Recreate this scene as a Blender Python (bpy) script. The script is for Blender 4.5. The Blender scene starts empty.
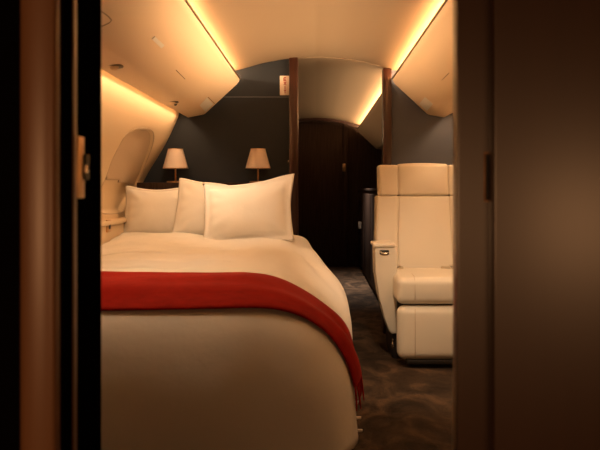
import bpy, bmesh, math, random
from mathutils import Vector, noise
random.seed(7)
C = bpy.context.scene
COL = C.collection
PI = math.pi

# ------------------------------------------------------------------ camera
F = 727.0                      # focal length in pixels of the 600x450 frame
VX, VY, EYE = 316.0, 189.0, 0.98
cd = bpy.data.cameras.new('camera'); cam = bpy.data.objects.new('camera', cd); COL.objects.link(cam)
cam.location = (0, 0, EYE); cam.rotation_euler = (PI/2, 0, 0)
cd.sensor_width = 36; cd.lens = F*36/600
cd.shift_x = -(VX-300)/600; cd.shift_y = -(225-VY)/600
cd.clip_start = 0.05
cd.dof.use_dof = True; cd.dof.focus_distance = 4.2; cd.dof.aperture_fstop = 5.6
C.camera = cam

# ------------------------------------------------------------------ world, exposure
w = bpy.data.worlds.new('world'); C.world = w; w.use_nodes = True
w.node_tree.nodes['Background'].inputs[0].default_value = (0.02, 0.012, 0.006, 1)
w.node_tree.nodes['Background'].inputs[1].default_value = 0.0
C.view_settings.view_transform = 'Standard'; C.view_settings.look = 'None'
C.view_settings.gamma = 1; C.view_settings.exposure = 0.80
C.view_settings.use_curve_mapping = False

# ------------------------------------------------------------------ large lights
BY = 4.946                     # depth of the bulkhead behind the bed
FY = 9.2                       # depth of the wall at the far end
WARM = (1.0, 0.615, 0.32); SOFT = (1.0, 0.74, 0.48)
def area(name, loc, rot, sx, sy, power, col=WARM, spread=PI):
    l = bpy.data.lights.new(name, 'AREA'); l.shape = 'RECTANGLE'; l.size = sx; l.size_y = sy
    l.energy = power; l.color = col; l.spread = spread
    o = bpy.data.objects.new(name, l); COL.objects.link(o); o.location = loc; o.rotation_euler = rot
    return o
def aim(o, p):
    o.rotation_euler = (Vector(p)-o.location).to_track_quat('-Z', 'Y').to_euler()
def spot(name, loc, to, power, deg, blend=0.8, col=WARM, r=0.03):
    l = bpy.data.lights.new(name, 'SPOT'); l.energy = power; l.spot_size = math.radians(deg)
    l.spot_blend = blend; l.color = col; l.shadow_soft_size = r
    o = bpy.data.objects.new(name, l); COL.objects.link(o); o.location = loc; aim(o, to)
    return o
LY = 2.7                       # the strips start past the foot of the bed
MID = (LY+BY)/2
LEN = BY-LY-0.04
for s in (-1, 1):
    # cove strips in the channel on top of the bins: one washes the ceiling, one shines across the cabin
    area('cove_light', (s*0.622, MID, 1.702), (0, s*PI*0.72, 0), 0.03, LEN, 1.5)
    area('cross_light', (s*0.670, MID, 1.752), (0, s*PI*0.47, 0), 0.02, LEN, 7.5 if s < 0 else 16, spread=math.radians(120))
    # strips behind the lower lip of the bins, washing the side walls
    area('wash_light', (s*0.887, MID-.03, 1.481), (0, 0, 0), 0.014, LEN-.06, 3.0)
area('far_cove_light', (0.622, (BY+FY)/2, 1.702), (0, PI*0.72, 0), 0.03, FY-BY-0.3, 20)
area('far_cove_light', (-0.622, (BY+FY)/2, 1.702), (0, -PI*0.72, 0), 0.03, FY-BY-0.3, 3)
# reading lights in the bins
spot('reading_light', (-0.82, 4.05, 1.455), (-0.32, 4.35, 0.80), 5, 52, col=SOFT)
spot('reading_light', (-0.82, 2.95, 1.455), (-0.42, 2.9, 0.60), 6.0, 100, col=SOFT)
spot('reading_light', (0.80, 4.0, 1.455), (0.66, 4.2, 0.6), 1.2, 95, col=SOFT)
# unseen ceiling spots above the frame, added to brighten the armchair and bed
spot('ceiling_fill', (0.28, 2.62, 1.835), (0.66, 3.95, 0.22), 42, 54, col=SOFT)
spot('ceiling_fill', (-0.30, 3.25, 1.83), (-0.38, 4.30, 0.80), 12, 50, col=SOFT)
for s in (-1, 1): area('vestibule_fill', (0.60, -1.0, 0.82) if s > 0 else (-0.88, -1.0, 0.86), (PI/2, 0, 0), 0.62, 0.45, 2.7 if s > 0 else 5.0, (1, .48, .20))  # added unseen lights behind the camera, placed for highlights on the doorway wood
area('far_room_lamp', (0.30, 7.4, 1.72), (0, 0, 0), 0.2, 0.5, 8, (1, .86, .74), 1.5)

# ------------------------------------------------------------------ materials
MATS = {}
def mat(name, col, rough=0.5, metal=0.0, spec=0.5, coat=0.0, crough=0.12, bump=None, var=None, sheen=0.0, sub=0.0, trans=0.0):
    m = bpy.data.materials.new(name); m.use_nodes = True; nt = m.node_tree
    b = nt.nodes['Principled BSDF']
    b.inputs['Base Color'].default_value = (*col, 1); b.inputs['Roughness'].default_value = rough
    b.inputs['Metallic'].default_value = metal; b.inputs['Specular IOR Level'].default_value = spec
    b.inputs['Coat Weight'].default_value = coat; b.inputs['Coat Roughness'].default_value = crough
    b.inputs['Sheen Weight'].default_value = sheen
    if trans: b.inputs['Transmission Weight'].default_value = trans
    tc = nt.nodes.new('ShaderNodeTexCoord')
    if bump:
        sc, st, dist = bump[:3]; stretch = bump[3] if len(bump) > 3 else (1, 1, 1)
        mp = nt.nodes.new('ShaderNodeMapping'); mp.inputs['Scale'].default_value = stretch
        n = nt.nodes.new('ShaderNodeTexNoise'); n.inputs['Scale'].default_value = sc; n.inputs['Detail'].default_value = 5
        bp = nt.nodes.new('ShaderNodeBump'); bp.inputs['Strength'].default_value = st; bp.inputs['Distance'].default_value = dist
        nt.links.new(tc.outputs['Object'], mp.inputs[0]); nt.links.new(mp.outputs[0], n.inputs['Vector'])
        nt.links.new(n.outputs['Fac'], bp.inputs['Height']); nt.links.new(bp.outputs[0], b.inputs['Normal'])
    if var:
        c2, sc, stretch = var
        mp = nt.nodes.new('ShaderNodeMapping'); mp.inputs['Scale'].default_value = stretch
        n = nt.nodes.new('ShaderNodeTexNoise'); n.inputs['Scale'].default_value = sc; n.inputs['Detail'].default_value = 6
        n.inputs['Roughness'].default_value = 0.65
        r = nt.nodes.new('ShaderNodeValToRGB'); r.color_ramp.elements[0].position = 0.3; r.color_ramp.elements[1].position = 0.7
        r.color_ramp.elements[0].color = (*col, 1); r.color_ramp.elements[1].color = (*c2, 1)
        nt.links.new(tc.outputs['Object'], mp.inputs[0]); nt.links.new(mp.outputs[0], n.inputs['Vector'])
        nt.links.new(n.outputs['Fac'], r.inputs[0]); nt.links.new(r.outputs[0], b.inputs['Base Color'])
    MATS[name] = m
    return m
def emis(name, col, st):
    m = bpy.data.materials.new(name); m.use_nodes = True
    b = m.node_tree.nodes['Principled BSDF']; b.inputs['Base Color'].default_value = (*col, 1)
    b.inputs['Emission Color'].default_value = (*col, 1); b.inputs['Emission Strength'].default_value = st
    return m
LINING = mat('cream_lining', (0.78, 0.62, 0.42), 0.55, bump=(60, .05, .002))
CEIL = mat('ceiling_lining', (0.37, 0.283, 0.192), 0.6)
BIN = mat('bin_lining', (0.92, 0.72, 0.50), 0.5)
BINEDGE = mat('bin_edge', (0.20, 0.14, 0.06), 0.4)
PANEL = mat('dark_panel', (0.020, 0.025, 0.034), 0.65, spec=.3, bump=(220, .12, .002), var=((0.022, 0.027, 0.036), 5, (1, 1, 1)))
PANELR = mat('dark_panel_lit', (0.095, 0.105, 0.14), 0.6, bump=(220, .12, .002))  # lit copy of the dark panel, stronger light on the right painted in
JAMB = mat('mahogany', (0.050, 0.013, 0.006), 0.3, coat=0.3, var=((0.026, 0.007, 0.003), 5, (14, 14, .7)))
WOOD = mat('dark_wood', (0.055, 0.032, 0.022), 0.6, spec=.12, var=((0.020, 0.010, 0.006), 6, (14, 14, .6)))
DOORW = mat('brown_gloss_wood', (0.060, 0.022, 0.008), 0.42, spec=.8, coat=1.0, crough=.3, var=((0.050, 0.018, 0.0065), 3, (20, 20, .4)))
BLACKW = mat('black_wood', (0.004, 0.003, 0.0025), 0.9, spec=.0)
CASING = mat('bronze_wood', (0.26, 0.115, 0.05), 0.4, coat=.5, crough=.3, var=((0.22, 0.10, 0.043), 4, (20, 20, .4)))
LINEN = mat('white_linen', (0.80, 0.77, 0.72), 0.85, spec=.2, sheen=0.1, bump=(9, .25, .02))
PILLOWM = mat('white_cotton', (0.84, 0.81, 0.76), 0.85, spec=.2, bump=(7, .3, .02))
RED = mat('red_wool', (0.40, 0.012, 0.004), 0.9, spec=.1, sheen=0.06, bump=(260, .4, .003), var=((0.30, 0.009, 0.003), 20, (1, 3, 1)))
LEATHER = mat('cream_leather', (0.72, 0.65, 0.54), 0.45, bump=(300, .1, .001))
SEAM = mat('seam_thread', (0.52, 0.42, 0.30), 0.7)
DARKPL = mat('dark_plinth', (0.02, 0.015, 0.012), 0.4)
FRAME = mat('bronze_frame', (0.50, 0.27, 0.14), 0.45)
CHROME = mat('chrome', (0.8, 0.72, 0.62), 0.2, metal=1)
BRASS = mat('brass', (0.62, 0.40, 0.22), 0.3, metal=1)
SHADE = mat('shade_fabric', (0.70, 0.58, 0.50), 0.8, bump=(40, .2, .003, (1, 1, .1)))
BLINDM = mat('window_blind', (0.58, 0.45, 0.32), 0.8, bump=(40, .3, .004, (.4, .4, 8)))
def carpet():
    m = mat('patterned_carpet', (0.05, 0.03, 0.018), 0.9, spec=.1, sheen=.04)
    nt = m.node_tree; b = nt.nodes['Principled BSDF']; tc = nt.nodes['Texture Coordinate']
    mp = nt.nodes.new('ShaderNodeMapping'); mp.inputs['Rotation'].default_value = (0, 0, .6); mp.inputs['Scale'].default_value = (1.2, .8, 1)
    wv = nt.nodes.new('ShaderNodeTexNoise'); wv.inputs['Scale'].default_value = 4.5; wv.inputs['Detail'].default_value = 4; wv.inputs['Distortion'].default_value = 1.6
    fn = nt.nodes.new('ShaderNodeTexNoise'); fn.inputs['Scale'].default_value = 120
    mx = nt.nodes.new('ShaderNodeMath'); mx.operation = 'MULTIPLY_ADD'; mx.inputs[1].default_value = .35
    r = nt.nodes.new('ShaderNodeValToRGB'); e = r.color_ramp.elements
    e[0].position = .50; e[0].color = (0.022, 0.013, 0.008, 1); e[1].position = .88; e[1].color = (0.115, 0.068, 0.039, 1)
    k = e.new(.66); k.color = (0.048, 0.029, 0.017, 1)
    bp = nt.nodes.new('ShaderNodeBump'); bp.inputs['Strength'].default_value = .7; bp.inputs['Distance'].default_value = .015
    nt.links.new(tc.outputs['Object'], mp.inputs[0]); nt.links.new(mp.outputs[0], wv.inputs['Vector']); nt.links.new(tc.outputs['Object'], fn.inputs['Vector'])
    nt.links.new(fn.outputs['Fac'], mx.inputs[0]); nt.links.new(wv.outputs['Fac'], mx.inputs[2]); nt.links.new(mx.outputs[0], r.inputs[0])
    nt.links.new(r.outputs[0], b.inputs['Base Color']); nt.links.new(mx.outputs[0], bp.inputs['Height']); nt.links.new(bp.outputs[0], b.inputs['Normal'])
    return m
CARPET = carpet()
PAPER = mat('placard_white', (0.75, 0.62, 0.52), 0.6)
INK = mat('placard_red', (0.35, 0.03, 0.02), 0.6)
BLACK = mat('black_plastic', (0.01, 0.008, 0.006), 0.5)
TAGM = mat('pale_plastic', (0.96, 0.92, 0.84), 0.4)
GROOVE = mat('groove', (0.34, 0.22, 0.12), 0.7)
STRIP = emis('strip_light', (1, .62, .3), 3.0)
PALE = mat('pale_grey', (0.55, 0.50, 0.42), 0.4)

# ------------------------------------------------------------------ mesh helpers
def link(name, me, m=None, parent=None, smooth=True):
    o = bpy.data.objects.new(name, me); COL.objects.link(o)
    if m: me.materials.append(m)
    if smooth:
        for p in me.polygons: p.use_smooth = True
    if parent: o.parent = parent
    return o
def from_bm(name, bm, m, parent=None, smooth=True):
    bmesh.ops.recalc_face_normals(bm, faces=bm.faces)
    me = bpy.data.meshes.new(name); bm.to_mesh(me); bm.free()
    return link(name, me, m, parent, smooth)
def auto(o, deg=35):
    me = o.data
    try: me.set_sharp_from_angle(angle=math.radians(deg))
    except Exception: pass
    return o
def empty(name, loc=(0, 0, 0)):
    o = bpy.data.objects.new(name, None); COL.objects.link(o); o.location = loc; o.empty_display_size = .05
    return o
def tag(o, label, cat, group=None):
    o['label'] = label; o['category'] = cat
    if group: o['group'] = group
    return o
def struct(o): o['kind'] = 'structure'; return o
def local(o, parent):          # parent while keeping the vertices where they are in the world
    o.parent = parent; o.location = -parent.location
    return o
def bm_box(bm, lo, hi, bev=0.0, seg=2):
    b = bmesh.new(); bmesh.ops.create_cube(b, size=1)
    for v in b.verts:
        v.co = Vector([(lo[i]+hi[i])/2 + v.co[i]*(hi[i]-lo[i]) for i in range(3)])
    if bev: bmesh.ops.bevel(b, geom=b.edges[:]+b.verts[:], offset=bev, segments=seg, profile=.5, affect='EDGES')
    t = bpy.data.meshes.new('t'); b.to_mesh(t); b.free(); bm.from_mesh(t); bpy.data.meshes.remove(t)
def box(name, lo, hi, m, parent=None, bev=0.0, seg=2):
    bm = bmesh.new(); bm_box(bm, lo, hi, bev, seg)
    return auto(from_bm(name, bm, m, parent))
def prism(name, poly, a, b, m, parent=None, bev=0.0, axis='y', seg=3):
    """poly: list of (u,v); axis y: u=x v=z extruded y a..b ; axis x: u=y v=z ; axis z: u=x, v=y"""
    bm = bmesh.new()
    def co(u, v, t): return {'y': (u, t, v), 'x': (t, u, v), 'z': (u, v, t)}[axis]
    A = [bm.verts.new(co(u, v, a)) for u, v in poly]; B = [bm.verts.new(co(u, v, b)) for u, v in poly]
    bm.faces.new(A); bm.faces.new(B[::-1])
    n = len(poly)
    for i in range(n): bm.faces.new((A[i], B[i], B[(i+1) % n], A[(i+1) % n]))
    if bev:
        es = [e for e in bm.edges if (e.verts[0] in A) == (e.verts[1] in A)]
        bmesh.ops.bevel(bm, geom=es, offset=bev, segments=seg, profile=.5, affect='EDGES')
    return auto(from_bm(name, bm, m, parent))
def tube_bm(bm, pts, r, n=8, closed=False):
    pts = [Vector(p) for p in pts]; rings = []; k = len(pts)
    up = Vector((0.13, 0.21, 0.97)).normalized()
    for i, p in enumerate(pts):
        a = pts[(i-1) % k] if (closed or i > 0) else p; b = pts[(i+1) % k] if (closed or i < k-1) else p
        t = (b-a).normalized(); x = t.cross(up)
        if x.length < .05: x = t.cross(Vector((1, 0, 0)))
        x.normalize(); y = t.cross(x)
        rr = r[i] if isinstance(r, (list, tuple)) else r
        rings.append([bm.verts.new(p + rr*(math.cos(2*PI*j/n)*x + math.sin(2*PI*j/n)*y)) for j in range(n)])
    for i in range(k if closed else k-1):
        q, s = rings[i], rings[(i+1) % k]
        for j in range(n): bm.faces.new((q[j], q[(j+1) % n], s[(j+1) % n], s[j]))
    if not closed:
        bm.faces.new(rings[0][::-1]); bm.faces.new(rings[-1])
def tube(name, pts, r, m, parent=None, n=8, closed=False):
    bm = bmesh.new(); tube_bm(bm, pts, r, n, closed)
    return from_bm(name, bm, m, parent)
def lathe_bm(bm, prof, n=32, c=(0, 0, 0), flute=0):
    rings = []
    for r, z in prof:
        rings.append([bm.verts.new((c[0]+r*(1+flute*math.cos(j*PI))*math.cos(2*PI*j/n), c[1]+r*(1+flute*math.cos(j*PI))*math.sin(2*PI*j/n), c[2]+z)) for j in range(n)])
    for q, s in zip(rings, rings[1:]):
        for j in range(n): bm.faces.new((q[j], q[(j+1) % n], s[(j+1) % n], s[j]))
    return rings
def catmull(pts, n):
    """n samples per segment through 2D/3D points"""
    out = []; P = [pts[0]]+list(pts)+[pts[-1]]
    for i in range(1, len(P)-2):
        for k in range(n):
            t = k/n; r = []
            for d in range(len(pts[0])):
                a, b, c, e = P[i-1][d], P[i][d], P[i+1][d], P[i+2][d]
                r.append(.5*(2*b+(c-a)*t+(2*a-5*b+4*c-e)*t*t+(3*b-a-3*c+e)*t**3))
            out.append(tuple(r))
    out.append(tuple(pts[-1]))
    return out
def smooth(a, b, x):
    t = min(1, max(0, (x-a)/(b-a))); return t*t*(3-2*t)
def lerp(a, b, t): return a+(b-a)*t
def interp(tab, x):
    if x <= tab[0][0]: return tab[0][1]
    for (x0, y0), (x1, y1) in zip(tab, tab[1:]):
        if x <= x1: return y0+(y1-y0)*(x-x0)/(x1-x0)
    return tab[-1][1]
def grid_mesh(name, rows, m, parent=None, close_u=False):
    bm = bmesh.new()
    V = [[bm.verts.new(p) for p in r] for r in rows]
    for i in range(len(V)-1):
        for j in range(len(V[0])-1):
            bm.faces.new((V[i][j], V[i][j+1], V[i+1][j+1], V[i+1][j]))
    return from_bm(name, bm, m, parent)
def cushion(name, lo, hi, r, m, parent=None, bulge=(0, 0, 0, 0, 0, 0), N=18, warp=None):
    """rounded box; bulge = how far the faces -x,+x,-y,+y,-z,+z swell"""
    hx = [(hi[i]-lo[i])/2 for i in range(3)]; c = [(hi[i]+lo[i])/2 for i in range(3)]
    rr = min(r, min(hx)*.999)
    def coords(h):
        a = [-h+rr*(1-math.cos(k/4*PI/2)) if False else -h+rr*(k/4) for k in range(5)]
        inner = max(2, N-8); b = [(-h+rr)+(2*(h-rr))*k/inner for k in range(1, inner)]
        return a+b+[-x for x in a[::-1]]
    X = [coords(h) for h in hx]
    bm = bmesh.new(); cache = {}
    def vert(i, j, k):
        key = (i, j, k)
        if key in cache: return cache[key]
        p = [X[0][i], X[1][j], X[2][k]]
        q = [max(-(hx[d]-rr), min(hx[d]-rr, p[d])) for d in range(3)]
        d = Vector([p[e]-q[e] for e in range(3)])
        if d.length > 1e-9: d = d.normalized()*rr
        f = [max(0, 1-(p[e]/hx[e])**2) for e in range(3)]
        P = Vector(q)+d
        for ax in range(3):
            o1, o2 = [e for e in range(3) if e != ax]
            s = p[ax]/hx[ax]
            amt = bulge[2*ax] if s < 0 else bulge[2*ax+1]
            P[ax] += math.copysign(1, s)*amt*f[o1]*f[o2]*abs(s)
        P += Vector(c)
        if warp: P = Vector(warp(P))
        cache[key] = bm.verts.new(P); return cache[key]
    n = [len(x)-1 for x in X]
    for s in (0, 1):
        for i in range(n[0]):
            for j in range(n[1]):
                k = s*n[2]; bm.faces.new((vert(i, j, k), vert(i+1, j, k), vert(i+1, j+1, k), vert(i, j+1, k)))
        for i in range(n[0]):
            for k in range(n[2]):
                j = s*n[1]; bm.faces.new((vert(i, j, k), vert(i+1, j, k), vert(i+1, j, k+1), vert(i, j, k+1)))
        for j in range(n[1]):
            for k in range(n[2]):
                i = s*n[0]; bm.faces.new((vert(i, j, k), vert(i, j+1, k), vert(i, j+1, k+1), vert(i, j, k+1)))
    return from_bm(name, bm, m, parent)
def at(px, py, Y): return Vector(((px-VX)/F*Y, Y, EYE-(py-VY)/F*Y))

# ------------------------------------------------------------------ cabin shell
WALLP = [(-0.90, 1.60), (-0.925, 1.55), (-0.930, 1.50), (-0.938, 1.468), (-1.027, 1.28), (-1.13, 1.11), (-1.184, 1.007), (-1.215, .90), (-1.225, .80)]
wall_pts = catmull(WALLP, 14)
LOWW = [(-1.225, .79), (-1.185, .785), (-1.18, .76), (-1.18, .0)]
# window outline on the wall, given as (depth, height)
def hit_wall(px, py):
    """where the sight line through a photo point meets the side wall"""
    best = None
    for (x0, z0), (x1, z1) in zip(wall_pts, wall_pts[1:]):
        kx, kz = (px-VX)/F, -(py-VY)/F
        # x = kx*Y ; z = EYE+kz*Y ; on the segment (x-x0)*(z1-z0) = (z-z0)*(x1-x0)
        den = kx*(z1-z0)-kz*(x1-x0)
        if abs(den) < 1e-9: continue
        Y = ((EYE-z0)*(x1-x0)+x0*(z1-z0))/den
        z = EYE+kz*Y
        if min(z0, z1)-1e-6 <= z <= max(z0, z1)+1e-6: best = (Y, z)
    return best
win_px = [(100, 192), (106, 177), (113, 158), (122, 141), (128, 133), (135, 129), (145, 128), (151.5, 130), (154, 136), (152, 147), (146, 163), (140, 178), (134, 192), (125, 208), (120, 213), (100, 212)]
win = [hit_wall(*p) for p in win_px]
# resample wall profile by height
def wall_x(z): return interp([(b, a) for a, b in wall_pts[::-1]], z)
def poly_sd(p, poly):
    """signed distance to polygon, positive inside"""
    x, y = p; inside = False; d = 1e9; n = len(poly)
    for i in range(n):
        (x0, y0), (x1, y1) = poly[i], poly[(i+1) % n]
        if (y0 > y) != (y1 > y) and x < (x1-x0)*(y-y0)/(y1-y0)+x0: inside = not inside
        L = (x1-x0)**2+(y1-y0)**2; t = max(0, min(1, ((x-x0)*(x1-x0)+(y-y0)*(y1-y0))/L)) if L else 0
        d = min(d, math.hypot(x-x0-t*(x1-x0), y-y0-t*(y1-y0)))
    return d if inside else -d
def smooth_closed(pl, n=6):
    k = len(pl); out = []
    for i in range(k):
        a, b, c, e = pl[i-1], pl[i], pl[(i+1) % k], pl[(i+2) % k]
        for s in range(n):
            t = s/n
            out.append(tuple(.5*(2*b[d]+(c[d]-a[d])*t+(2*a[d]-5*b[d]+4*c[d]-e[d])*t*t+(3*b[d]-a[d]-3*c[d]+e[d])*t**3) for d in range(2)))
    return out
win_s = smooth_closed(win, 4)
wy0, wy1 = min(p[0] for p in win), max(p[0] for p in win)
DEP = 0.035
def recess(Y, z):
    sd = poly_sd((Y, z), win_s)
    return DEP*smooth(0.0, 0.018, sd)
def make_wall(side, name, with_win):
    ys = [1.42+i*0.25 for i in range(int((wy0-.06-1.42)/.25)+1)] if with_win else [1.42, 2.5, 3.7]
    if with_win:
        y = wy0-.04
        while y < min(wy1+.03, BY-.01): ys.append(y); y += .011
    ys.append(BY)
    zs = [z for _, z in wall_pts[:28:2]] + [1.47-i*(1.47-.80)/62 for i in range(63)]
    zs = sorted(set(round(z, 5) for z in zs), reverse=True)
    rows = []
    for y in ys:
        r = []
        for z in zs:
            x = wall_x(z)
            if with_win and wy0-.03 < y < wy1+.03 and z < 1.4: x -= recess(y, z)
            r.append((-side*x, y, z))
        for x, z in LOWW: r.append((-side*x, y, z))
        rows.append(r)
    return struct(grid_mesh(name, rows, LINING))
make_wall(-1, 'wall_left', True)
make_wall(1, 'wall_right', False)

# window: lip, pane and pulled-down blind
def on_wall(Y, z, off=0.0): return Vector((wall_x(z)+off, Y, z))
wroot = struct(empty('window_1', on_wall(sum(p[0] for p in win)/len(win), 1.05)))
lip = tube('frame', [on_wall(Y, z, -.001) for Y, z in win_s], 0.0025, BLINDM, closed=True); local(lip, wroot)
def patch(name, poly, off, m, step=.014, shrink=0.006):
    bm = bmesh.new(); ys0 = min(p[0] for p in poly); ys1 = max(p[0] for p in poly); z0 = min(p[1] for p in poly); z1 = max(p[1] for p in poly)
    ny = int((ys1-ys0)/step)+1; nz = int((z1-z0)/step)+1; V = {}
    for i in range(ny+1):
        for j in range(nz+1):
            Y = ys0+i*step; z = z0+j*step
            V[i, j] = (Y, z, poly_sd((Y, z), poly))
    mv = {}
    def vv(k):
        if k not in mv: mv[k] = bm.verts.new(on_wall(V[k][0], V[k][1], off))
        return mv[k]
    for i in range(ny):
        for j in range(nz):
            ks = [(i, j), (i+1, j), (i+1, j+1), (i, j+1)]
            if all(V[k][2] > shrink-step for k in ks): bm.faces.new([vv(k) for k in ks])
    return from_bm(name, bm, m)
blind_px = [(103, 177), (110, 150), (124, 132), (135, 126), (147, 125), (157, 130), (155, 147), (148, 165), (138, 188)]
blind_cut = [hit_wall(*p) for p in blind_px]
inter = [p for p in win_s if poly_sd(p, blind_cut) > -0.0005]
if len(inter) > 5:
    bl = patch('blind', inter, -DEP+.012, BLINDM); local(bl, wroot)
    sm = bl.modifiers.new('thick', 'SOLIDIFY'); sm.thickness = .006; sm.offset = -1

# side ledge trim under the window with a socket
led = struct(box('trim_1', (-1.24, 1.45, .772), (-1.165, BY-.01, .800), LINING, bev=.008))
so = empty('wall_socket', at(114.5, 226, 4.12)); so.location.x = -1.176
s1 = box('plate', (-.006, -.035, -.035), (.006, .035, .035), BRASS, so, .003)
s2 = box('socket', (.004, -.015, -.018), (.010, .015, .018), BLACK, so, .002)
tag(so, 'small dark socket on the side ledge below the window blind', 'socket')

# ceiling
CP = [(-0.86, 1.62), (-0.83, 1.73), (-0.76, 1.768), (-0.68, 1.774), (-0.60, 1.780), (-0.517, 1.792), (-0.35, 1.838), (-0.17, 1.868), (0, 1.878)]
cp = catmull(CP, 8); cp = cp + [(-x, z) for x, z in cp[::-1][1:]]
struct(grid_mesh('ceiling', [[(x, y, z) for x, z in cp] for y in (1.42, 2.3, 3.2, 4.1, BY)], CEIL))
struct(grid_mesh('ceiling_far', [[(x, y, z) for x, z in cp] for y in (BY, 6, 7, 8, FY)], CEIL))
# slim arched bead where the cabin ends
arch = [(x, z) for x, z in cp if -.17 < x < .5]
struct(tube('trim_2', [(x, BY-.004, z+.001) for x, z in arch], .004, CEIL))
# floor
struct(box('floor', (-1.3, -1.5, -.03), (1.3, FY+.1, 0), CARPET))

# bulkhead panels, cut to the cabin outline
def outline_side(s):
    pts = [(x, z) for x, z in cp if x <= -.122] if s < 0 else [(x, z) for x, z in cp if x >= .456]
    return pts
lw = [(-1.33, 0), (-1.33, 1.0), (-1.2, 1.35), (-.98, 1.62), (-.86, 1.70)] + [(x, z+.01) for x, z in cp if -.8 < x < -.16] + [(-.157, 1.868), (-.157, 0)]
wl = struct(prism('wall_back_left', lw, BY, BY+.05, PANEL))
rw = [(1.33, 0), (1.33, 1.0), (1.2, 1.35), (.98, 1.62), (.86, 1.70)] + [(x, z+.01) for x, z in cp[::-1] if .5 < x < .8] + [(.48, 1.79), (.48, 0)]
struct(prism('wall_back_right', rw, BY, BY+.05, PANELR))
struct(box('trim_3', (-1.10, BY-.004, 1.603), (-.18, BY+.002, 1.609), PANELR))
struct(box('trim_4', (-.182, BY-.03, 0), (-.122, BY+.09, 1.872), JAMB, bev=.006))
struct(box('trim_5', (.455, BY-.03, 0), (.512, BY+.09, 1.80), JAMB, bev=.006))

# far room: end wall with door, side cabinets, bin
farp = [(-1.3, 0)] + [(-1.3, 1.2), (-.95, 1.6)] + [(x, z+.004) for x, z in cp] + [(.95, 1.6), (1.3, 1.2), (1.3, 0)]
struct(prism('wall_far', farp, FY, FY+.08, WOOD))
struct(box('wall_far_left', (-1.33, BY+.05, 0), (-1.28, FY, 1.7), WOOD))
struct(box('wall_far_right', (1.28, BY+.05, 0), (1.33, FY, 1.7), WOOD))
d = empty('door_1', (0.10, FY, 0)); struct(d)
dz = 1.80
o = box('panel', (-.38, FY-.035, .01), (.34, FY, dz), WOOD, bev=.004); local(o, d)
o = box('frame', (.345, FY-.05, 0), (.40, FY, dz), WOOD, bev=.004); local(o, d)
o = prism('header', [(x, z-.035) for x, z in cp if -.5 < x < .55][::1] + [(x, z+.0) for x, z in cp if -.5 < x < .55][::-1], FY-.045, FY+.001, JAMB); local(o, d)
o = box('latch', (.335, FY-.055, 1.20), (.375, FY-.035, 1.30), BRASS, bev=.004); local(o, d)
cb = empty('low_cabinet', (.8, 7.0, 0)); tag(cb, 'low dark wood cabinet along the side of the far aisle', 'cabinet')
o = box('body', (.545, BY+.10, .02), (1.27, FY-.06, .96), WOOD, bev=.004); local(o, cb)
o = box('worktop', (.53, BY+.10, .96), (1.27, FY-.06, .985), WOOD, bev=.004); local(o, cb)
yy = BY+.2
for k in range(4):
    o = box('door', (.528, yy+.01, .08), (.545, yy+.93, .93), WOOD, bev=.004); local(o, cb)
    if k == 3:
        h = at(361, 225, 8.55)
        hb = bmesh.new(); bm_box(hb, (.495, 8.45, .515), (.529, 8.55, .60), .01)
        hd = from_bm('handle', hb, PALE, o)
    yy += .97

# ------------------------------------------------------------------ overhead bins
BP = [(-.517, 1.729), (-.521, 1.712), (-.535, 1.692), (-.750, 1.492), (-.763, 1.484), (-.866, 1.465), (-.871, 1.466)]
def make_bin(s, y0, y1, label, name='overhead_bin'):
    root = empty(name, (s*.7, (y0+y1)/2, 1.48)); tag(root, label, 'bin', 'overhead bins')
    prof = BP + [(-.875, 1.486), (-.72, 1.66), (-.64, 1.675), (-.60, 1.680), (-.545, 1.700), (-.524, 1.729)]
    prof = [(-s*x, z) for x, z in prof]
    if s > 0: prof = prof[::-1]
    o = prism('body', prof, y0, y1, BIN, bev=.004); local(o, root)
    e = tube('edge_trim', [(-s*-.5165, y0, 1.7275), (-s*-.5165, y1, 1.7275)], .0055, BINEDGE); local(e, root)
    return root
def on_bin(px, py, s=-1):
    """point where a sight line meets the sloping bin face"""
    (x0, z0), (x1, z1) = (-.535, 1.692), (-.750, 1.492)
    x0, x1 = -s*x0, -s*x1
    kx, kz = (px-VX)/F, -(py-VY)/F
    Y = ((EYE-z0)*(x1-x0)+x0*(z1-z0))/(kx*(z1-z0)-kz*(x1-x0))
    return Vector((kx*Y, Y, EYE+kz*Y))
bl_ = make_bin(-1, 1.44, BY-.012, 'long cream overhead bin running above the bed')
br_ = make_bin(1, 1.44, BY-.012, 'long cream overhead bin above the leather armchair')
bf_ = make_bin(1, BY+.12, FY-.07, 'shadowed overhead bin of the far room, seen through the doorway')
nrm = {-1: Vector((.69, 0, -.72)), 1: Vector((-.69, 0, -.72))}
def bin_quad(name, px4, m, root, s=-1, th=.003):
    bm = bmesh.new(); n = nrm[s]
    P = [on_bin(x, y, s) for x, y in px4]
    A = [bm.verts.new(p+n*th) for p in P]; B = [bm.verts.new(p-n*.002) for p in P]
    bm.faces.new(A); bm.faces.new(B[::-1])
    for i in range(len(P)): bm.faces.new((A[i], B[i], B[(i+1) % len(P)], A[(i+1) % len(P)]))
    o = from_bm(name, bm, m, smooth=False); local(o, root); return o
def bin_line(name, pxs, m, root, s=-1, r=.0018):
    o = tube(name, [on_bin(x, y, s) for x, y in pxs], r, m, n=6); local(o, root); return o
bin_quad('latch', [(154.5, 36), (164, 45), (161, 48), (151.5, 39)], TAGM, bl_)
bin_quad('end_panel', [(207, 97.5), (213, 104), (205.5, 112), (199.5, 105.5)], TAGM, bl_, th=.0012)
bin_line('door_seam', [(208, 97), (215, 104)], GROOVE, bl_)
bin_line('door_seam', [(176, 70), (185, 79)], GROOVE, bl_)
bin_line('door_seam', [(92, 5), (101, 11), (108, 16), (111.5, 20), (109, 23), (101, 26.5)], GROOVE, bl_)
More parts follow.
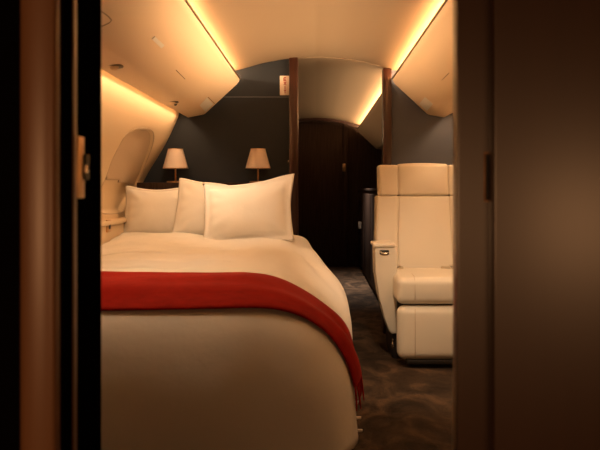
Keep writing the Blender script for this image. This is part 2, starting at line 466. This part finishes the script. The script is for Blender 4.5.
bin_quad('end_panel', [(425, 97), (419, 104), (427, 111), (433, 104)], TAGM, br_, 1, .0012)
bin_line('door_seam', [(442, 80), (449, 73)], GROOVE, br_, 1)
# reading lamp eyeballs under the bins
def eyeball(x, y, two):
    bm = bmesh.new(); lathe_bm(bm, [(.020, .0), (.036, -.004), (.038, -.001), (.036, .004), (.02, .004), (.02, 0)], 24)
    r = from_bm('reading_lamp', bm, BINEDGE, bl_); r.location = Vector((x, y, 1.4755))-bl_.location
    bm = bmesh.new(); bmesh.ops.create_uvsphere(bm, u_segments=18, v_segments=10, radius=.019); from_bm('eyeball', bm, BIN, r)
    if two:
        bm = bmesh.new(); bmesh.ops.create_uvsphere(bm, u_segments=10, v_segments=8, radius=.010)
        for v in bm.verts: v.co += Vector((0, .10, 0))
        from_bm('button', bm, BLACK, r)
eyeball(-.815, 727*.815/202, False)
eyeball(-.82, 727*.82/144, True)
def fill_fixture(x, y, label):  # made-up fixture, out of view, around each added ceiling spot
    z = interp(cp, x)
    r = empty('fill_fixture', (x, y, z)); tag(r, label, 'light', 'added ceiling fill fixtures')
    bm = bmesh.new(); lathe_bm(bm, [(.020, -.004), (.032, -.006), (.036, -.002), (.036, .004)], 24); from_bm('bezel', bm, BRASS, r)
    bm = bmesh.new(); lathe_bm(bm, [(.0, -.002), (.020, -.002), (.021, .002)], 24); from_bm('lens', bm, STRIP, r)
fill_fixture(.28, 2.62, 'added unseen round ceiling fixture over the aisle, nearer the armchair')
fill_fixture(-.30, 3.25, 'added unseen round ceiling fixture over the foot of the bed')
# visible light strips tucked in the bin channels
for s, lab in ((-1, 'glowing strip light along the top of the bin over the bed'), (1, 'glowing strip light along the top of the bin over the armchair')):
    st = box('strip_light', (s*.632-.008, LY, 1.686), (s*.632+.008, BY-.02, 1.692), STRIP)
    tag(st, lab, 'light', 'cove strip lights')

# ------------------------------------------------------------------ fittings on the back wall
pl = empty('exit_placard', at(285, 85.5, BY-.003)); tag(pl, 'small white placard with red upright lettering high on the dark wall', 'sign')
o = box('card', (-.035, -.002, -.066), (.035, .002, .066), PAPER, pl, .001)
txt = bmesh.new()
def stroke(bm, x0, z0, x1, z1, t=.0055):
    dx, dz = x1-x0, z1-z0; L = math.hypot(dx, dz); nx, nz = -dz/L*t/2, dx/L*t/2
    vs = [bm.verts.new((x, -.0035, z)) for x, z in ((x0+nx, z0+nz), (x0-nx, z0-nz), (x1-nx, z1-nz), (x1+nx, z1+nz))]
    f = bm.faces.new(vs); r = bmesh.ops.extrude_face_region(bm, geom=[f])
    for v in r['geom']:
        if isinstance(v, bmesh.types.BMVert): v.co.y += .0015
def letter(ch, zc, h=.022, wd=.016):
    x0, x1, z0, z1 = -wd/2, wd/2, zc-h/2, zc+h/2
    S = {'E': [(x0, z0, x0, z1), (x0, z1, x1, z1), (x0, zc, x1*.7, zc), (x0, z0, x1, z0)],
         'X': [(x0, z0, x1, z1), (x0, z1, x1, z0)], 'I': [(0, z0, 0, z1)], 'T': [(0, z0, 0, z1), (x0, z1, x1, z1)]}[ch]
    for q in S: stroke(txt, *q)
for ch, zc in zip('EXIT', (.043, .014, -.015, -.043)): letter(ch, zc)
from_bm('lettering', txt, INK, pl, False)
sw = empty('wall_button', at(289, 161.5, BY-.004)); tag(sw, 'tiny round chrome button on the dark wall beside the door post', 'button')
bm = bmesh.new(); lathe_bm(bm, [(.0, -.012), (.008, -.010), (.010, 0)], 16); o = from_bm('knob', bm, CHROME, sw); o.rotation_euler = (-PI/2, 0, 0)
bm = bmesh.new(); lathe_bm(bm, [(.010, -.004), (.016, -.003), (.017, 0)], 20); o = from_bm('bezel', bm, BLACK, sw); o.rotation_euler = (-PI/2, 0, 0)

# headboard shelf
hs = box('headboard_shelf', (-1.17, 4.74, .90), (-.19, BY-.004, 1.022), WOOD, bev=.006)
tag(hs, 'dark wooden headboard shelf behind the pillows', 'shelf')

# table lamps
def table_lamp(px, label):
    y = 4.85; x = (px-VX)/F*y
    r = empty('table_lamp', (x, y, 1.022)); tag(r, label, 'lamp', 'pleated bedside lamps')
    bm = bmesh.new(); lathe_bm(bm, [(0, .012), (.052, .011), (.058, .007), (.058, 0), (0, 0)], 28); auto(from_bm('base', bm, BRASS, r))
    tube('stem', [(0, 0, .01), (0, 0, .20)], .006, BRASS, r, 10)
    bm = bmesh.new(); lathe_bm(bm, [(.083, .095), (.082, .099), (.049, .222), (.048, .226)], 48, flute=.018)
    sh = from_bm('lamp_shade', bm, SHADE, r)
    sm = sh.modifiers.new('thick', 'SOLIDIFY'); sm.thickness = .002
    for rr, z in ((.084, .096), (.0495, .225)):
        tube('rim', [(rr*math.cos(2*PI*k/36), rr*math.sin(2*PI*k/36), z) for k in range(36)], .002, BRASS, sh, 6, True)
    bm = bmesh.new(); bmesh.ops.create_uvsphere(bm, u_segments=14, v_segments=10, radius=.022)
    for v in bm.verts: v.co.z += .165
    from_bm('bulb', bm, PALE, r)
    return r
table_lamp(175.5, 'pleated table lamp on the shelf beside the curved window wall')
table_lamp(258, 'pleated table lamp on the shelf behind the largest pillow')

# ------------------------------------------------------------------ bed
XC, YC, YH = -0.30, 3.05, 4.70
HT = [(3.05, .612), (3.3, .626), (3.6, .655), (3.95, .685), (4.25, .705), (4.5, .70), (4.72, .66)]
FLOW = catmull([(0, 0), (.1, .012), (.19, .042), (.3, .105), (.39, .185), (.430, .26), (.443, .36), (.448, .590)], 6)
BOXY = catmull([(0, 0), (.11, .0), (.21, .012), (.262, .045), (.285, .10), (.30, .16), (.335, .25), (.37, .5)], 6)
FOOT = catmull([(0, 0), (.1, .010), (.2, .035), (.3, .09), (.38, .17), (.445, .29), (.485, .42), (.505, .600)], 6)
def htop(x, y):
    y = max(y, YC); xx = min(x, XC)
    h = interp(HT, y)
    h += .012*math.exp(-((xx+.75)/.3)**2)*smooth(3.2, 4.0, y)
    return h
def prof(y, ang):
    """profile (offset, drop) list for a place on the edge; ang 0 = side, 1 = foot"""
    b = smooth(3.95, 4.6, y)
    w = .97+.10*smooth(3.1, 3.5, y)*(1-smooth(3.8, 4.3, y))
    fl = math.sin(ang*PI)**2 if 0 < ang < 1 else 0
    nn = len(FLOW)-1
    return [((1+(.02+.20*(k/nn)**2)*fl)*lerp(lerp(a[0]*w, c[0], b), f[0], ang), lerp(lerp(a[1], c[1], b), f[1], ang)) for k, (a, c, f) in enumerate(zip(FLOW, BOXY, FOOT))]
def fold(q, t, ang):
    a = .020*math.sin(q*13+1.2*math.sin(q*3.1))+.018*noise.noise(Vector((q*5, t*1.5, 3.3)))
    return a*smooth(.35, 1.0, t)*smooth(.35, .7, ang)
def crumple(x, y):
    v = .026*noise.noise(Vector((x*2.6, y*4.0, 1.7)))+.010*noise.noise(Vector((x*7, y*9, 4.1)))
    return v*smooth(3.05, 3.4, y)
def ridge(x, y):               # soft folds in the duvet just behind the throw
    a = .018*math.exp(-((y-3.33-.02*math.sin(x*6))/.035)**2)*smooth(-1.15, -.8, x)*(1-smooth(-.5, -.25, x))
    b = .016*math.exp(-((y-3.50+.05*(x+.3))/.03)**2)*smooth(-.9, -.6, x)
    c = 0
    for y0, sl, x0, x1, dp in ((3.27, .05, -1.1, -.62, .016), (3.36, -.04, -.85, -.38, .012), (3.62, .10, -1.1, -.75, .012), (3.85, -.18, -.75, -.4, .014)):
        c -= dp*math.exp(-((y-y0-sl*(x+.7)-.012*math.sin(x*9))/.012)**2)*smooth(x0-.08, x0+.08, x)*(1-smooth(x1-.08, x1+.08, x))
    return a+b+c
def make_duvet():
    bm = bmesh.new()
    nx, ny = 60, 165
    top = {}
    for i in range(nx+1):
        for j in range(ny+1):
            x = -1.165+(XC+1.165)*i/nx; y = YC+(YH-YC)*j/ny
            edge = 1-smooth(XC-.15, XC, x)
            top[i, j] = bm.verts.new((x, y, htop(x, y)+edge*(crumple(x, y)+ridge(x, y))))
    for i in range(nx):
        for j in range(ny): bm.faces.new((top[i, j], top[i+1, j], top[i+1, j+1], top[i, j+1]))
    # rim path: side from the head to the corner, round the corner, along the foot
    path = []
    for j in range(ny, -1, -1): path.append((XC, YC+(YH-YC)*j/ny, 0.0))
    for k in range(1, 24): path.append((XC, YC, k/24))
    for i in range(nx, -1, -1): path.append((-1.165+(XC+1.165)*i/nx, YC, 1.0))
    q = 0; rows = []; last = None
    for (x, y, a) in path:
        th = a*PI/2; n = Vector((math.cos(th), -math.sin(th), 0))
        pr = prof(y, a); h = htop(x, y); row = []
        key = Vector((x, y, 0))+n*.45
        if last is not None: q += (key-last).length
        last = key
        for k, (o, d) in enumerate(pr):
            t = k/(len(pr)-1)
            f = fold(q, t, a)
            dent = .020*math.exp(-((t-.42+.10*math.sin(y*5))/.09)**2)*smooth(3.35, 3.7, y)*(1-a)
            row.append(bm.verts.new(Vector((x, y, h-d-dent))+n*(o+f)))
        rows.append(row)
    for r, s in zip(rows, rows[1:]):
        for k in range(len(r)-1): bm.faces.new((r[k], s[k], s[k+1], r[k+1]))
    bmesh.ops.remove_doubles(bm, verts=bm.verts, dist=.0004)
    return from_bm('duvet', bm, LINEN)
bed = empty('bed', (-.6, 3.8, 0)); tag(bed, 'double bed built in against the curved window wall', 'bed')
local(box('mattress', (-1.15, 2.98, .26), (-.16, 4.70, .50), LINEN, bev=.05, seg=4), bed)
local(box('bed_base', (-1.15, 2.95, 0), (-.12, 4.735, .255), WOOD, bev=.01), bed)
duv = make_duvet(); tag(duv, 'large cream-white duvet covering the bed down to the floor', 'duvet')
sm = duv.modifiers.new('thick', 'SOLIDIFY'); sm.thickness = .016; sm.offset = -1
# point on the duvet above (x,y)
def duvet_h(x, y):
    cx, cy = min(x, XC), max(y, YC)
    dx, dy = x-cx, cy-y
    dist = math.hypot(dx, dy)
    h = htop(x, y)
    if dist < 1e-6: return h
    a = math.atan2(dy, dx)/(PI/2)
    pr = prof(cy, a)
    return h-interp(pr, dist)

# throw
def make_throw():
    root = empty('throw_blanket', (-.4, 2.95, .6)); tag(root, 'folded red wool throw across the foot of the bed, fringe hanging into the aisle', 'blanket')
    NV, NU = 26, 150
    rows = []; ends = []
    for v in range(NV+1):
        fv = v/NV
        x = -1.16; y0 = lerp(3.08, 2.745, fv); pts = []; L = 0; total = lerp(1.55, 1.60, fv)
        ds = .004; raw = []; stop = lerp(.36, .215, fv)
        while len(raw) < 900:
            side = smooth(-.35, .1, x)
            y = y0 + side*lerp(-.03, .045, fv) + .012*math.sin(x*2.3+.5)*(1-fv*.6)
            h = duvet_h(x, y)
            e = 2e-3
            sl = (duvet_h(x+e, y)-duvet_h(x-e, y))/(2*e)
            sly = (duvet_h(x, y+e)-duvet_h(x, y-e))/(2*e)
            n = Vector((-sl, -sly, 1)).normalized()
            lift = .014+.007*math.exp(-((fv-.72-.04*math.sin(x*3))/.10)**2)+.004*math.sin(fv*9+x*4)+.003*noise.noise(Vector((x*6, y*14, 0)))
            lift += .010*math.sin(fv*PI*3+.6)*smooth(.0, .12, x)
            raw.append(Vector((x, y, h))+n*lift)
            if h < stop: break
            x += ds/math.sqrt(1+min(sl*sl, 400))
        m_ = len(raw)-1
        for u in range(NU+1):
            f = u/NU*m_; i = min(int(f), m_-1); pts.append(raw[i].lerp(raw[i+1], f-i))
        rows.append(pts); ends.append((pts[-1], (pts[-1]-pts[-4]).normalized()))
    # rounded long edges tuck down on to the duvet
    o = grid_mesh('cloth', rows, RED); local(o, root)
    sm = o.modifiers.new('thick', 'SOLIDIFY'); sm.thickness = .012; sm.offset = 0
    bv = o.modifiers.new('soft', 'SUBSURF'); bv.levels = 1; bv.render_levels = 1
    rnd = random.Random(3)
    n = 24
    for k in range(n):
        f = (k+.5)/n*NV; i = int(f); t = f-i
        p = ends[i][0].lerp(ends[min(NV, i+1)][0], t)
        L = .085*rnd.uniform(.85, 1.1); sx, sy = rnd.uniform(-.008, .010), rnd.uniform(-.010, .010)
        pts = [p+Vector((0, 0, .008)), p+Vector((.004+sx*.3, sy*.3, -.3*L)), p+Vector((.006+sx*.6, sy*.7, -.65*L)), p+Vector((.006+sx, sy, -L))]
        ft = tube('tassel', pts, [.0035, .0042, .0036, .0022], RED, n=6); local(ft, root)
    return root
make_throw()
# cloth ties at the duvet hem
for hz in (.155, .095, .045):
    tx = 0.0
    while duvet_h(tx, 2.82) > hz and tx < .3: tx += .001
    tie = box('hem_tie', (tx-.006, 2.812, hz-.005), (tx+.018, 2.822, hz+.004), PILLOWM, bev=.002); tie.parent = duv

# pillows
def pillow(W, H, T, loc, tilt, yaw, roll, label, seed, flange=.02, corner=None):
    N = 34; bm = bmesh.new(); rnd = random.Random(seed)
    V = {}
    for s in (1, -1):
        for i in range(N+1):
            for j in range(N+1):
                u = -1+2*i/N; v = -1+2*j/N
                if s < 0 and (i in (0, N) or j in (0, N)): V[s, i, j] = V[1, i, j]; continue
                fw = 1-flange/(W/2); fh = 1-flange/(H/2)
                uu, vv = min(1, abs(u)/fw), min(1, abs(v)/fh)
                th = ((1-uu**2.6)*(1-vv**2.6))**.55
                pin = 1-.055*(1-abs(v)**2)*abs(u)**2; pin2 = 1-.06*(1-abs(u)**2)*abs(v)**2
                x = u*W/2*pin; z = v*H/2*pin2
                # creases running in from the corners
                ang = math.atan2(v, u); rr = math.hypot(u, v)
                cr = .010*math.sin(ang*14+seed)*smooth(.55, 1.1, rr)*(1-max(uu, vv)**6)
                y = -s*(T/2*th+.003) + cr + .006*noise.noise(Vector((u*2+seed, v*2, s)))*th
                sag = -.012*math.sin(u*2.5+seed)*(v > 0)*v
                if corner:
                    for cu, cv, dx, dz in corner:
                        k = smooth(.3, 1.0, cu*u)*smooth(.1, 1.0, cv*v) if cu and cv else 0
                        x += dx*k; z += dz*k
                V[s, i, j] = bm.verts.new((x, y, z+sag))
    for s in (1, -1):
        for i in range(N):
            for j in range(N):
                try: bm.faces.new((V[s, i, j], V[s, i+1, j], V[s, i+1, j+1], V[s, i, j+1]))
                except ValueError: pass
    o = from_bm('pillow', bm, PILLOWM); o.location = loc; o.rotation_euler = (tilt, roll, yaw)
    tag(o, label, 'pillow', 'white pillows at the head of the bed')
    return o
R = math.radians
pillow(.43, .33, .15, (-.978, 4.52, .838), R(-18), R(5), R(1), 'white pillow nearest the window blind, partly behind its neighbour', 2)
pillow(.43, .36, .14, (-.640, 4.40, .848), R(-20), R(0), R(4), 'white pillow in the middle, its peaked corner rising in front of a table lamp', 5, corner=[(-1, 1, .0, .025), (1, 1, 0, -.03)])
pillow(.53, .385, .17, (-.396, 4.23, .848), R(-22), R(0), R(-3), 'largest white pillow, in front, with one pointed corner by the door post', 9, .035, corner=[(1, 1, .015, .022), (-1, 1, .0, .0)])

# ------------------------------------------------------------------ armchair
XS = .665
def tilt(P):                    # lean of the backrest
    t = max(0, P.z-.48); return (P.x, P.y+.20*t, P.z)
ch = empty('reclining_armchair', (XS, 4.25, 0)); tag(ch, 'cream leather reclining armchair with a raised footrest panel, facing the doorway', 'armchair')
def part(o): return local(o, ch)
def bolster_warp(s, slope):
    def f(P):
        k = (.94-P.z)/.45
        P = Vector((P.x+s*slope*k*(1 if True else 0), P.y, P.z)); return tilt(P)
    return f
part(cushion('back_cushion', (XS-.160, 4.385, .45), (XS+.160, 4.56, .938), .014, LEATHER, None, (0, 0, .014, 0, 0, 0), warp=lambda P: tilt(Vector((XS+(P.x-XS)*(1+.07*(.94-P.z)/.45), P.y, P.z)))))
for s in (-1, 1):
    lo, hi = sorted((XS+s*.153, XS+s*.292))
    part(cushion('back_bolster', (lo, 4.378, .45), (hi, 4.56, .938), .016, LEATHER, None, (0, 0, .006, 0, 0, 0), warp=bolster_warp(s, .016)))
    lo, hi = sorted((XS+s*.156, XS+s*.276))
    part(cushion('headrest_bolster', (lo, 4.378, .938), (hi, 4.54, 1.130), .016, LEATHER, None, (0, 0, .006, 0, 0, 0), warp=tilt))
part(cushion('headrest', (XS-.158, 4.38, .939), (XS+.158, 4.55, 1.136), .020, LEATHER, None, (0, 0, .016, 0, 0, .008), warp=tilt))
part(box('back_shell', (XS-.27, 4.57, .25), (XS+.27, 4.66, 1.02), DARKPL, bev=.02))
part(cushion('seat_cushion', (XS-.225, 3.945, .352), (XS+.225, 4.46, .497), .035, LEATHER, None, (0, 0, .010, 0, 0, .012)))
part(cushion('footrest', (XS-.222, 3.945, .048), (XS+.222, 4.04, .343), .045, LEATHER, None, (0, 0, .012, 0, 0, 0)))
for s in (-1, 1):
    part(tube('seam', [(XS+s*.128, 3.937, .065), (XS+s*.128, 3.9335, .19), (XS+s*.128, 3.937, .33)], .0016, SEAM, n=6))
    part(tube('seam', [(XS+s*.128, 3.941, .38), (XS+s*.128, 3.936, .42), (XS+s*.128, 3.940, .46), (XS+s*.128, 3.956, .491), (XS+s*.127, 3.985, .501), (XS+s*.125, 4.1, .503), (XS+s*.12, 4.36, .500)], .0016, SEAM, n=6))
part(box('footrest_frame', (XS-.17, 3.96, .025), (XS+.222, 4.06, .05), DARKPL, bev=.006))
part(box('plinth', (XS-.225, 4.20, .0), (XS+.225, 4.58, .345), DARKPL, bev=.01))
for s in (-1, 1):
    ap = [(.338, .655), (.341, .60), (.344, .50), (.362, .37), (.384, .285), (.402, .22), (.418, .165), (.435, .148), (.466, .150), (.466, .655)]
    ap = [(x if s < 0 else 2*XS-x, z) for x, z in ap]
    if s > 0: ap = ap[::-1]
    arm = part(prism('armrest', ap, 4.17, 4.40, LEATHER, bev=.012))
    cx0, cx1 = sorted(((.328 if s < 0 else 2*XS-.328), (.458 if s < 0 else 2*XS-.458)))
    cap = box('cap', (cx0, 4.16, .644), (cx1, 4.40, .668), LEATHER, bev=.010, seg=3); cap.parent = arm
    hx = .392 if s < 0 else 2*XS-.392
    sl = box('handle_recess', (hx-.027, 4.164, .604), (hx+.027, 4.176, .630), BLACK, bev=.005); sl.parent = arm
    hd = tube('recline_handle', [(hx-.024, 4.160, .622), (hx-.012, 4.155, .612), (hx+.010, 4.155, .611), (hx+.022, 4.160, .618)], .0045, CHROME); hd.parent = sl
    bx = .49 if s < 0 else .815
    bk = part(box('belt_buckle', (bx-.012, 4.345, .497), (bx+.018, 4.395, .522), CHROME, bev=.004))
    b2 = box('belt_webbing', (bx+(.016 if s < 0 else -.06), 4.36, .500), (bx+(.035 if s < 0 else -.010), 4.395, .514), SEAM, bev=.003); b2.parent = bk
part(tube('release_lever', [(.432, 4.06, .14), (.425, 4.05, .12), (.428, 4.05, .09)], .007, CHROME))

# ------------------------------------------------------------------ foreground partition and doorway
struct(box('wall_front_left', (-1.3, 1.10, 0), (-.42, 1.38, 1.9), BLACKW))
# the lit bronze casing, slightly rounded
cas = [(-.440, 1.10)] + [(-.440+.053*(1-math.cos(PI*k/10))/2, 1.082-.008*math.sin(PI*k/10)) for k in range(11)] + [(-.387, 1.10)]
struct(prism('trim_7', cas, 0, 1.9, CASING, axis='z'))
jl = empty('door_jamb', (-.387, 1.2, 0)); struct(jl); jl.name = 'trim_8'
local(box('jamb_board', (-.42, 1.101, 0), (-.383, 1.30, 1.9), BLACKW, bev=.003), jl)
xs = -.383; ys = lambda px: xs*F/(px-VX)
local(box('bead', (xs-.001, ys(72.5), 0), (xs+.0025, ys(75.5), 1.9), CASING), jl)
sp = local(box('strike_plate', (xs-.001, ys(75.5), .965), (xs+.004, ys(82.5), 1.065), BRASS, bev=.0015), jl)
b_ = box('bolt', (xs+.002, ys(81), .995), (xs+.0065, ys(86), 1.037), BLACK, bev=.001); b_.parent = jl; b_.location = -jl.location
b_ = box('latch_tongue', (xs+.005, ys(80.5), 1.006), (xs+.009, ys(83.5), 1.020), CHROME, bev=.001); b_.parent = jl; b_.location = -jl.location
# other side: partition facing the camera and the door leaf in its pocket
XR = .279
struct(box('wall_front_right', (XR+.003, 1.150, 0), (1.3, 1.188, 1.9), DOORW, bev=.004))
struct(box('trim_9', (.30, 1.35, 0), (1.3, 1.42, 1.9), BLACKW))
YD = 1.19
dl = empty('door_2', (.4, YD, 0)); struct(dl)
pxx = lambda px: (px-VX)/F*YD
za, zb = EYE-(200-VY)/F*YD, EYE-(154-VY)/F*YD
local(box('leaf', (pxx(457), YD, 0), (1.25, YD+.04, 1.9), DOORW, bev=.004), dl)
hr = local(box('pull_recess', (pxx(485), YD-.0015, za), (pxx(490.5), YD+.002, zb), BLACK), dl)
fr = bmesh.new()
for x0, x1, z0, z1 in ((483.8, 485, za, zb), (490.5, 491.5, za, zb), (483.8, 491.5, zb, zb+.003), (483.8, 491.5, za-.003, za)):
    bm_box(fr, (pxx(x0), YD-.0035, z0), (pxx(x1), YD+.001, z1))
f_ = from_bm('pull_frame', fr, FRAME); f_.parent = dl; f_.location = -dl.location
# doorway head, vestibule behind the camera
struct(box('trim_10', (-1.3, 1.10, 1.885), (1.3, 1.44, 2.0), BLACKW))
struct(box('wall_vestibule_left', (-1.32, -1.5, 0), (-1.27, 1.1, 1.9), DOORW))
struct(box('wall_vestibule_right', (1.27, -1.5, 0), (1.32, 1.15, 1.9), DOORW))
struct(box('wall_vestibule_back', (-1.3, -1.55, 0), (1.3, -1.5, 1.9), DOORW))
struct(box('ceiling_vestibule', (-1.3, -1.5, 1.885), (1.3, 1.1, 1.92), BLACKW))
